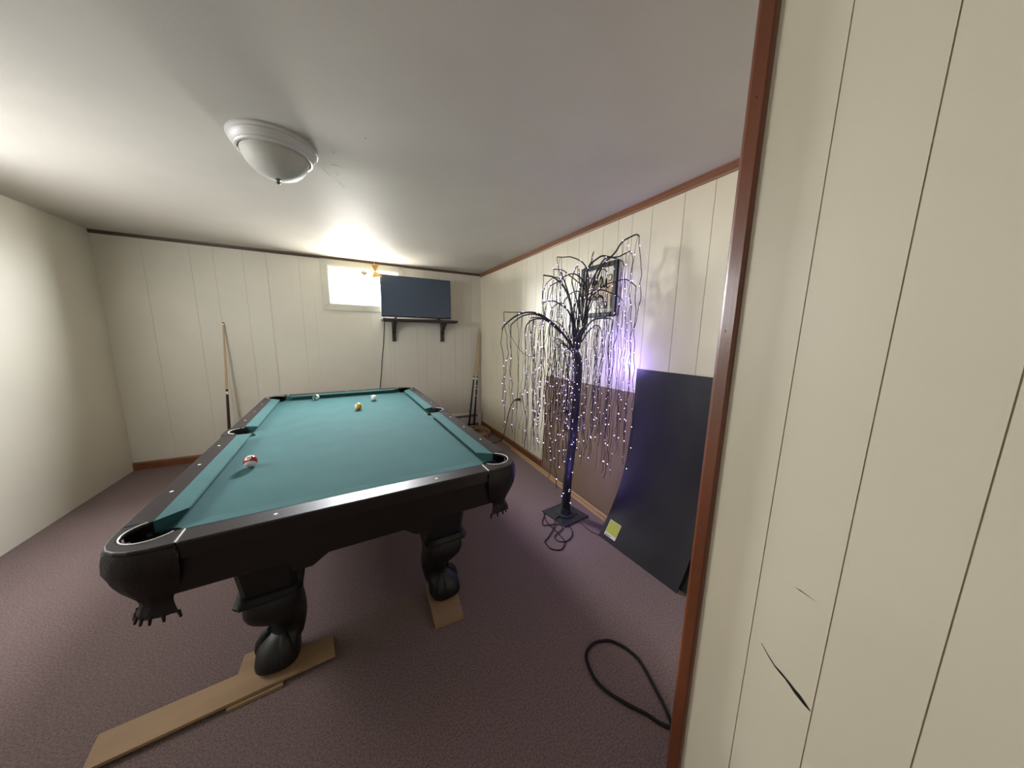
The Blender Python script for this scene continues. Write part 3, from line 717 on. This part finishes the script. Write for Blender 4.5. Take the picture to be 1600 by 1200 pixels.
lp1 = [(1.468,.0),(1.520,.10),(1.565,.19),(1.628,.352),(1.664,.530),(1.680,.745),(1.687,.95),(1.691,1.150)]
lam = sheet((1.384,lp0), (.832,lp1), .004, 6, 'laminate_sheet', 'laminate', 'large black flexible sheet bowed against the right wall beside the doorway trim', 'sheet')
lp2 = [(x+.014+.02*max(0,1-z/.5), z) for x,z in lp1]
sheet((1.26,[(min(x+.012,1.697),z*.92) for x,z in lp0]), (.795,[(min(x+.010,1.6975),z*.92) for x,z in lp2]), .003, 6, 'laminate_sheet', 'laminate', 'second black sheet mostly hidden behind the larger bowed one', 'sheet')
# label stuck to the sheet (follows its surface)
P0 = spline([(x,1.384,z) for x,z in lp0],4); P1 = spline([(x,.832,z) for x,z in lp1],4)
def onsheet(y, z, h):
    t_ = (1.384-y)/(1.384-.832); best = None
    for i in range(len(P0)-1):
        a = P0[i].lerp(P1[i],t_); b = P0[i+1].lerp(P1[i+1],t_)
        if a.z <= z <= b.z:
            k = (z-a.z)/(b.z-a.z); p = a.lerp(b,k); d = (b-a).normalized(); nn = Vector((-d.z,0,d.x)); return p+nn*h
    return P0[0]
def patch(y0,y1,z0,z1,h,name,m,parent):
    vs = []; n = 4
    for hh in (h, h-.0004):
        for j in range(n+1):
            z = z0+(z1-z0)*j/n; vs += [onsheet(y0,z,hh), onsheet(y1,z,hh)]
    fs = [(2*j,2*j+1,2*j+3,2*j+2) for j in range(n)]+[(2*n+2+2*j,2*n+4+2*j,2*n+5+2*j,2*n+3+2*j) for j in range(n)]
    return obj(name, vs, fs, m, parent)
lb = patch(1.352,1.262,.028,.120,.0008,'paper_label','pink',lam)
patch(1.350,1.264,.046,.117,.0012,'label_print','yellow',lb)
patch(1.346,1.30,.032,.036,.0012,'label_print','black',lb)

# ------------------------------------------------------------------ heavy cord in the foreground
lc = [(.86,.40,.006),(.905,.46,.006),(.945,.525,.006),(.975,.605,.006),(1.001,.685,.006),(.995,.735,.006),(.981,.770,.006),(.955,.805,.006),(.925,.821,.006),(.885,.832,.006),(.845,.825,.006),(.815,.808,.006),(.798,.780,.006),(.787,.742,.006),(.785,.704,.006),(.798,.66,.006),(.819,.622,.006),(.843,.585,.006),(.869,.549,.006),(.892,.505,.0065),(.93,.455,.014),(.955,.42,.012)]
tag(MB().tube(spline(lc,6), .0062, 8).build('heavy_cord', 'cord', smooth=True), 'thick dark cord looped on the carpet beside the doorway trim', 'cord')

# ------------------------------------------------------------------ lighted willow tree
tree = empty('willow_tree_lamp', (1.391,1.693,0), 0, 'black artificial willow tree with violet fairy lights on a square base', 'light-up tree')
WL = (1.391,1.693,0)
c4 = [(1.246,1.797),(1.287,1.555),(1.527,1.580),(1.486,1.822)]
base = sp_(MB().prism(c4, lambda a,b,d: (a,b,d), 0, .010).build('base_plate', 'treebase', bevel=.002), tree, WL)
sp_(MB().lathe([(.072,.010),(.072,.016),(.060,.020),(.045,.021),(.040,.040),(.038,.060)], 28, (1.389,1.690,0)).build('socket_flange', 'treebase', smooth=True), tree, WL)
for (bx,by) in ((1.325,1.72),(1.30,1.60),(1.46,1.64),(1.42,1.78)):
    MB().lathe([(.006,.010),(.006,.015),(.003,.017)], 8, (bx,by,0)).build('screw', 'treebase', None).parent = base
    pass
TR = [(1.390,1.693,.012),(1.394,1.691,.149),(1.398,1.688,.306),(1.410,1.678,.536),(1.419,1.670,.829),(1.426,1.664,1.064),(1.425,1.665,1.178),(1.409,1.678,1.240)]
tp = spline(TR, 8)
trk = sp_(MB().tube(tp, [.034-.010*i/(len(tp)-1)+.0012*sin(i*2.1) for i in range(len(tp))], 14).build('trunk', 'tree', smooth=True), tree, WL)
# ribbed wrapping of tape round the trunk
wr = []
for i in range(420):
    t_ = i/419; q = tp[min(int(t_*(len(tp)-1)), len(tp)-2)]; q2 = tp[min(int(t_*(len(tp)-1))+1, len(tp)-1)]; fr_ = t_*(len(tp)-1)-int(t_*(len(tp)-1))
    p = q.lerp(q2, min(fr_,1)); a = i*2*pi/10; rr_ = .0335-.0095*t_
    wr.append((p.x+rr_*cos(a), p.y+rr_*sin(a), p.z+.0))
sp_(MB().tube(wr, .0022, 4).build('wrapping', 'tree', smooth=True), tree, WL)
BR=[
(3,[[1.479,1.684,1.491],[1.494,1.686,1.623],[1.498,1.686,1.732],[1.473,1.684,1.809],[1.434,1.68,1.846],[1.391,1.677,1.86],[1.315,1.67,1.868],[1.254,1.665,1.857],[1.202,1.66,1.851]]),
(3,[[1.454,1.666,1.446],[1.462,1.664,1.555],[1.462,1.664,1.64],[1.436,1.671,1.69],[1.384,1.685,1.729],[1.328,1.7,1.763],[1.292,1.71,1.788],[1.226,1.727,1.792]]),
(5,[[1.4,1.685,1.29],[1.39,1.694,1.379],[1.381,1.702,1.466],[1.371,1.71,1.553],[1.351,1.727,1.639],[1.333,1.742,1.682],[1.312,1.76,1.716],[1.291,1.777,1.738],[1.267,1.797,1.758],[1.22,1.837,1.77]]),
(4,[[1.405,1.685,1.299],[1.395,1.703,1.423],[1.385,1.72,1.554],[1.373,1.74,1.633],[1.36,1.764,1.708],[1.344,1.791,1.775],[1.338,1.8,1.806]]),
(3,[[1.502,1.695,1.625],[1.481,1.691,1.705],[1.424,1.681,1.745],[1.371,1.671,1.763],[1.32,1.663,1.76],[1.261,1.652,1.737],[1.215,1.644,1.703],[1.148,1.632,1.672],[1.132,1.629,1.659],[1.122,1.628,1.631]]),
(3,[[1.476,1.702,1.425],[1.451,1.693,1.504],[1.403,1.676,1.574],[1.348,1.656,1.652],[1.32,1.646,1.709],[1.325,1.648,1.743],[1.351,1.657,1.795],[1.38,1.668,1.821]]),
(2.5,[[1.572,1.772,1.706],[1.548,1.759,1.782],[1.551,1.76,1.844],[1.607,1.792,1.901],[1.614,1.797,1.939],[1.648,1.816,1.979]]),
(4,[[1.432,1.638,1.401],[1.437,1.629,1.466],[1.444,1.618,1.55],[1.453,1.603,1.633],[1.464,1.583,1.694],[1.471,1.571,1.745],[1.482,1.552,1.799],[1.495,1.529,1.836],[1.512,1.499,1.863],[1.525,1.477,1.891],[1.536,1.459,1.926],[1.546,1.44,1.946],[1.559,1.418,1.957],[1.581,1.38,1.971],[1.591,1.364,1.959]]),
(3.5,[[1.445,1.635,1.594],[1.438,1.644,1.72],[1.443,1.637,1.802],[1.458,1.619,1.837],[1.476,1.598,1.859],[1.499,1.571,1.877],[1.522,1.543,1.87],[1.543,1.518,1.863],[1.566,1.491,1.865],[1.585,1.468,1.878],[1.607,1.443,1.892],[1.615,1.433,1.878]]),
(3,[[1.448,1.595,1.673],[1.455,1.579,1.753],[1.468,1.552,1.817],[1.482,1.523,1.849],[1.492,1.501,1.853],[1.509,1.463,1.84],[1.527,1.426,1.82],[1.533,1.413,1.791]]),
(3,[[1.422,1.642,1.444],[1.428,1.627,1.499],[1.435,1.608,1.558],[1.445,1.58,1.61],[1.455,1.552,1.648],[1.465,1.524,1.67],[1.477,1.493,1.687],[1.497,1.438,1.696],[1.51,1.4,1.704],[1.521,1.37,1.7],[1.535,1.331,1.67],[1.541,1.316,1.654]]),
(3,[[1.438,1.638,1.573],[1.453,1.615,1.618],[1.477,1.581,1.649],[1.496,1.555,1.66],[1.52,1.52,1.646],[1.553,1.473,1.619],[1.567,1.452,1.602],[1.572,1.445,1.585]]),
(3.5,[[1.381,1.694,1.444],[1.368,1.702,1.487],[1.351,1.712,1.526],[1.327,1.725,1.552],[1.304,1.739,1.568],[1.273,1.757,1.589],[1.242,1.774,1.593],[1.227,1.783,1.589],[1.201,1.798,1.58],[1.201,1.798,1.567]]),
(5,[[1.404,1.681,1.259],[1.372,1.701,1.303],[1.344,1.719,1.347],[1.313,1.738,1.39],[1.277,1.76,1.43],[1.243,1.782,1.46],[1.212,1.802,1.486],[1.173,1.825,1.507],[1.135,1.849,1.515],[1.09,1.877,1.51],[1.045,1.906,1.488],[1.003,1.932,1.452],[0.969,1.953,1.411],[0.965,1.955,1.389]]),
(4,[[1.374,1.71,1.303],[1.339,1.742,1.364],[1.297,1.779,1.422],[1.262,1.81,1.457],[1.228,1.841,1.484],[1.183,1.882,1.506],[1.138,1.922,1.501],[1.103,1.954,1.483],[1.061,1.992,1.437],[1.054,1.998,1.424]]),
(3,[[1.367,1.732,1.333],[1.334,1.774,1.396],[1.295,1.825,1.454],[1.258,1.871,1.495],[1.222,1.918,1.519],[1.197,1.949,1.521],[1.144,2.018,1.525],[1.086,2.092,1.527],[1.059,2.126,1.53]]),
(3.5,[[1.291,1.717,1.381],[1.241,1.733,1.432],[1.201,1.746,1.461],[1.162,1.758,1.469],[1.111,1.775,1.463],[1.078,1.786,1.441],[1.062,1.791,1.416],[1.054,1.793,1.373]]),
(3,[[1.269,1.703,1.389],[1.216,1.712,1.431],[1.159,1.722,1.463],[1.113,1.73,1.474],[1.064,1.739,1.468],[1.06,1.74,1.448]]),
(3,[[1.374,1.678,1.246],[1.327,1.678,1.282],[1.293,1.678,1.312],[1.248,1.678,1.338],[1.216,1.678,1.346]]),
(3.5,[[1.419,1.668,1.299],[1.435,1.652,1.371],[1.452,1.635,1.414],[1.469,1.618,1.449],[1.492,1.595,1.471],[1.53,1.557,1.479],[1.551,1.536,1.477],[1.571,1.516,1.471],[1.575,1.512,1.458]]),
(3,[[1.394,1.721,1.311],[1.382,1.753,1.369],[1.366,1.796,1.424],[1.35,1.839,1.456],[1.335,1.882,1.466]]),
(7,[[1.408,1.686,1.267],[1.41,1.673,1.335],[1.415,1.643,1.388],[1.421,1.609,1.439],[1.422,1.603,1.506],[1.422,1.606,1.557]]),
(6,[[1.405,1.682,1.259],[1.395,1.69,1.334],[1.385,1.698,1.422],[1.376,1.706,1.51]]),
(3,[[1.521,1.772,1.474],[1.542,1.79,1.568],[1.48,1.738,1.641],[1.377,1.651,1.654],[1.214,1.515,1.614],[1.107,1.424,1.571],[1.071,1.395,1.548]]),
(3,[[1.386,1.615,1.463],[1.378,1.592,1.537],[1.369,1.569,1.599],[1.349,1.513,1.635],[1.322,1.439,1.636],[1.302,1.384,1.617],[1.294,1.363,1.589]]),
(3,[[1.41,1.672,1.423],[1.41,1.669,1.552],[1.41,1.672,1.68],[1.409,1.684,1.765],[1.408,1.687,1.807]]),
(3,[[1.464,1.669,1.512],[1.476,1.666,1.642],[1.496,1.663,1.72],[1.527,1.657,1.781],[1.564,1.651,1.818],[1.606,1.644,1.813],[1.629,1.639,1.78]]),
(3,[[1.437,1.662,1.313],[1.465,1.646,1.371],[1.497,1.627,1.415],[1.523,1.612,1.433],[1.547,1.599,1.416],[1.556,1.593,1.381]]),
(3,[[1.378,1.69,1.25],[1.336,1.705,1.289],[1.301,1.718,1.307],[1.276,1.727,1.289],[1.268,1.729,1.253]]),
]
rt = random.Random(11)
def lead(p, ln, kink=1.0, wob=.006):
    """points of a wire hanging from p"""
    pts = [Vector(p)]; x, y = p[0], p[1]; n = max(5, int(ln/.045)); vx = vy = 0; 
    tx, ty_ = rt.uniform(-.02,.02), rt.uniform(-.02,.02)
    for i in range(1, n+1):
        t_ = i/n; x += rt.gauss(0,wob)+tx/n; y += rt.gauss(0,wob)+ty_/n
        x = min(x, 1.684)
        if x > 1.62 and p[2]-ln*t_ < 1.2 and y < 1.42: x = min(x, 1.655)
        pts.append(Vector((x, y, max(p[2]-ln*t_, .05))))
    return pts
def sphere_pts(mb, c, rad):
    mb.add([(c[0]+rad*a,c[1]+rad*b,c[2]+rad*d) for a,b,d in ((1,0,0),(0,1,0),(-1,0,0),(0,-1,0),(0,0,1),(0,0,-1))],
           [(0,1,4),(1,2,4),(2,3,4),(3,0,4),(1,0,5),(2,1,5),(3,2,5),(0,3,5)])
nstr = 0
LED = {}
def strand(p, ln, parent, thick=.0022, lit=True, wob=.006, gap=.13):
    global nstr
    pts = lead(p, ln, wob=wob); 
    o = MB().tube(spline(pts,2), thick, 4).build('hanging_wire', 'tree'); o.parent = parent
    nstr += 1
    if lit:
        b = LED.setdefault(parent.name, MB()); d = rt.uniform(.02,gap)
        while d < ln-.01:
            t_ = d/ln*(len(pts)-1); i = int(t_); q = pts[i].lerp(pts[min(i+1,len(pts)-1)], t_-i)
            sphere_pts(b, q+Vector((rt.uniform(-.004,.004), rt.uniform(-.004,.004), 0)), 0.0038); d += gap*rt.uniform(.8,1.2)
    return o
IM = Matrix.Translation((-WL[0],-WL[1],-WL[2]))
# (thickness px, points root -> tip)
branches = []
for w_, pts in BR:
    sp = spline(pts, 4); n = len(sp); r0_ = w_*.0016; 
    rad = [r0_*(1.15-.55*i/(n-1)) for i in range(n)]
    o = sp_(MB().tube(sp, rad, 6).build('branch', 'tree', smooth=True), tree, WL)
    branches.append((o, sp))
# further limbs that lean towards and away from the viewer inside the crown
T0 = Vector((1.409,1.678,1.24))
for k in range(7):
    az = rt.uniform(0, 2*pi); L = rt.uniform(.16,.34); hz = rt.uniform(.16,.42)
    if cos(az) > .3: L = min(L, .22)
    d = Vector((cos(az), sin(az), 0)); s0 = T0+Vector((rt.uniform(-.01,.03), rt.uniform(-.02,.02), rt.uniform(-.02,.18)))
    pts = [s0, s0+d*L*.25+Vector((0,0,hz*.6)), s0+d*L*.6+Vector((0,0,hz)), s0+d*L*.9+Vector((0,0,hz*.92)), s0+d*L+Vector((0,0,hz*.78))]
    pts = [Vector((min(q.x,1.675), q.y, q.z)) for q in pts]
    sp = spline(pts, 5); n = len(sp)
    o = sp_(MB().tube(sp, [.0042*(1.1-.6*i/(n-1)) for i in range(n)], 6).build('branch', 'tree', smooth=True), tree, WL)
    branches.append((o, sp))
for bi,(o, sp) in enumerate(branches):
    n = len(sp); tip = sp[-1]; hd = math.hypot(tip.x-T0.x, tip.y-T0.y)
    left = (tip.x-T0.x)*.77-(tip.y-T0.y)*.63 < -.12
    base_z = .62 if left else .50
    k = 5 if hd > .22 else 4
    if hd < .1: k = 2
    for j in range(k):
        t_ = 1.0 if j == 0 else rt.uniform(.45 if hd > .2 else .3, .98); q = sp[min(n-1, int(t_*(n-1)))]
        bot = rt.uniform(base_z-.12, base_z+.28)
        if hd < .25: bot = rt.uniform(.35, .8)
        ln = q.z-bot
        if ln < .15: continue
        strand(tuple(q), ln, o, thick=(.0026 if j == 0 else .0016), lit=(j == 0 or rt.random() < .16), wob=(.006 if j == 0 else .0045))
# light strings gathered round the trunk
for k in range(11):
    a = rt.uniform(0, 2*pi); rr_ = rt.uniform(.03,.075); p = (T0.x+rr_*cos(a), T0.y+rr_*sin(a), 1.22+rt.uniform(-.06,.2))
    strand(p, p[2]-rt.uniform(.35,.85), trk, thick=.0024, lit=True, wob=.006, gap=.10)
cs = lead((1.372,1.640,1.22), 1.06, wob=.004); b = LED.setdefault(trk.name, MB())
o = MB().tube(spline(cs,2), .0026, 4).build('hanging_wire', 'tree'); o.parent = trk
for i,q in enumerate(cs[3:]):
    if i % 2: sphere_pts(b, q, 0.0038)
# bulbs strung along the branches
for o_, sp in branches:
    b = LED.setdefault(o_.name, MB())
    for i in range(3, len(sp), 5):
        if rt.random() < .25: sphere_pts(b, sp[i]+Vector((-.006,-.004,.004)), 0.0038)
b = LED[trk.name]
for i in range(6, len(tp), 2):
    a = rt.uniform(0,2*pi); sphere_pts(b, tp[i]+Vector((.036*cos(a), .036*sin(a), rt.uniform(-.01,.01))), 0.0038)
for nm, b in LED.items():
    if b.v:
        e = b.build('led_bulbs', 'bulb'); e.parent = bpy.data.objects[nm]; e['kind'] = 'stuff'
# a thin loop of wire between the left branch tips, and the big one on top
sp_(MB().tube(spline([(1.02,1.97,1.44),(1.03,1.95,1.36),(1.07,1.93,1.28),(1.12,1.90,1.22),(1.17,1.87,1.21),(1.22,1.84,1.25),(1.25,1.82,1.33),(1.26,1.81,1.42)],5), .0018, 4).build('hanging_wire', 'tree'), tree, WL)
# supply cord on the carpet
t1 = [(1.262,1.785,.006),(1.245,1.764,.004),(1.230,1.741,.004),(1.214,1.704,.004),(1.199,1.648,.004),(1.200,1.580,.004),(1.199,1.523,.004),(1.195,1.470,.004),(1.191,1.443,.004),(1.165,1.410,.004),(1.132,1.389,.004),(1.105,1.386,.004),(1.066,1.417,.004),(1.062,1.463,.004),(1.070,1.498,.004),(1.116,1.522,.004),(1.174,1.561,.006),(1.221,1.603,.009),(1.257,1.640,.011),(1.285,1.66,.014),(1.34,1.67,.016)]
t2 = [(1.25,1.76,.004),(1.211,1.721,.004),(1.188,1.703,.004),(1.163,1.666,.004),(1.160,1.644,.004),(1.195,1.630,.005),(1.237,1.618,.004),(1.266,1.601,.004),(1.271,1.571,.004),(1.246,1.544,.004),(1.193,1.526,.007),(1.157,1.508,.004),(1.147,1.483,.004),(1.155,1.452,.004),(1.190,1.434,.004),(1.226,1.438,.004),(1.262,1.455,.004),(1.303,1.502,.004),(1.314,1.545,.004),(1.318,1.60,.004)]
t3 = [(1.39,1.60,.004),(1.415,1.553,.004),(1.418,1.517,.004),(1.415,1.459,.004),(1.423,1.416,.004),(1.445,1.37,.004),(1.48,1.33,.004)]
for tt,rw in ((t1,.0036),(t2,.0032),(t3,.0022)):
    sp_(MB().tube(spline(tt,5), rw, 6).build('supply_cord', 'cord', smooth=True), tree, WL)
# light given off by the violet bulbs
for i,(x,y,z,e) in enumerate([(1.61,1.50,1.24,.9),(1.62,1.43,1.14,1.0),(1.60,1.56,1.14,.9),(1.61,1.62,1.36,.6),(1.655,1.575,1.60,.12),(1.655,1.57,1.74,.12),(1.46,1.56,.92,.4),(1.36,1.58,.62,.7),(1.33,1.58,.38,1.0),(1.30,1.66,1.0,.3),(1.58,1.75,1.1,.35),(1.38,1.50,.75,.5)]):
    l = bpy.data.lights.new('violet_bulb_light', 'POINT'); l.energy = e*.6; l.color = (.30,.22,1.0); l.shadow_soft_size = .004
    o = bpy.data.objects.new('violet_bulb_light', l); COL.objects.link(o); o.location = (x,y,z)
# ceiling scuffs and pin marks
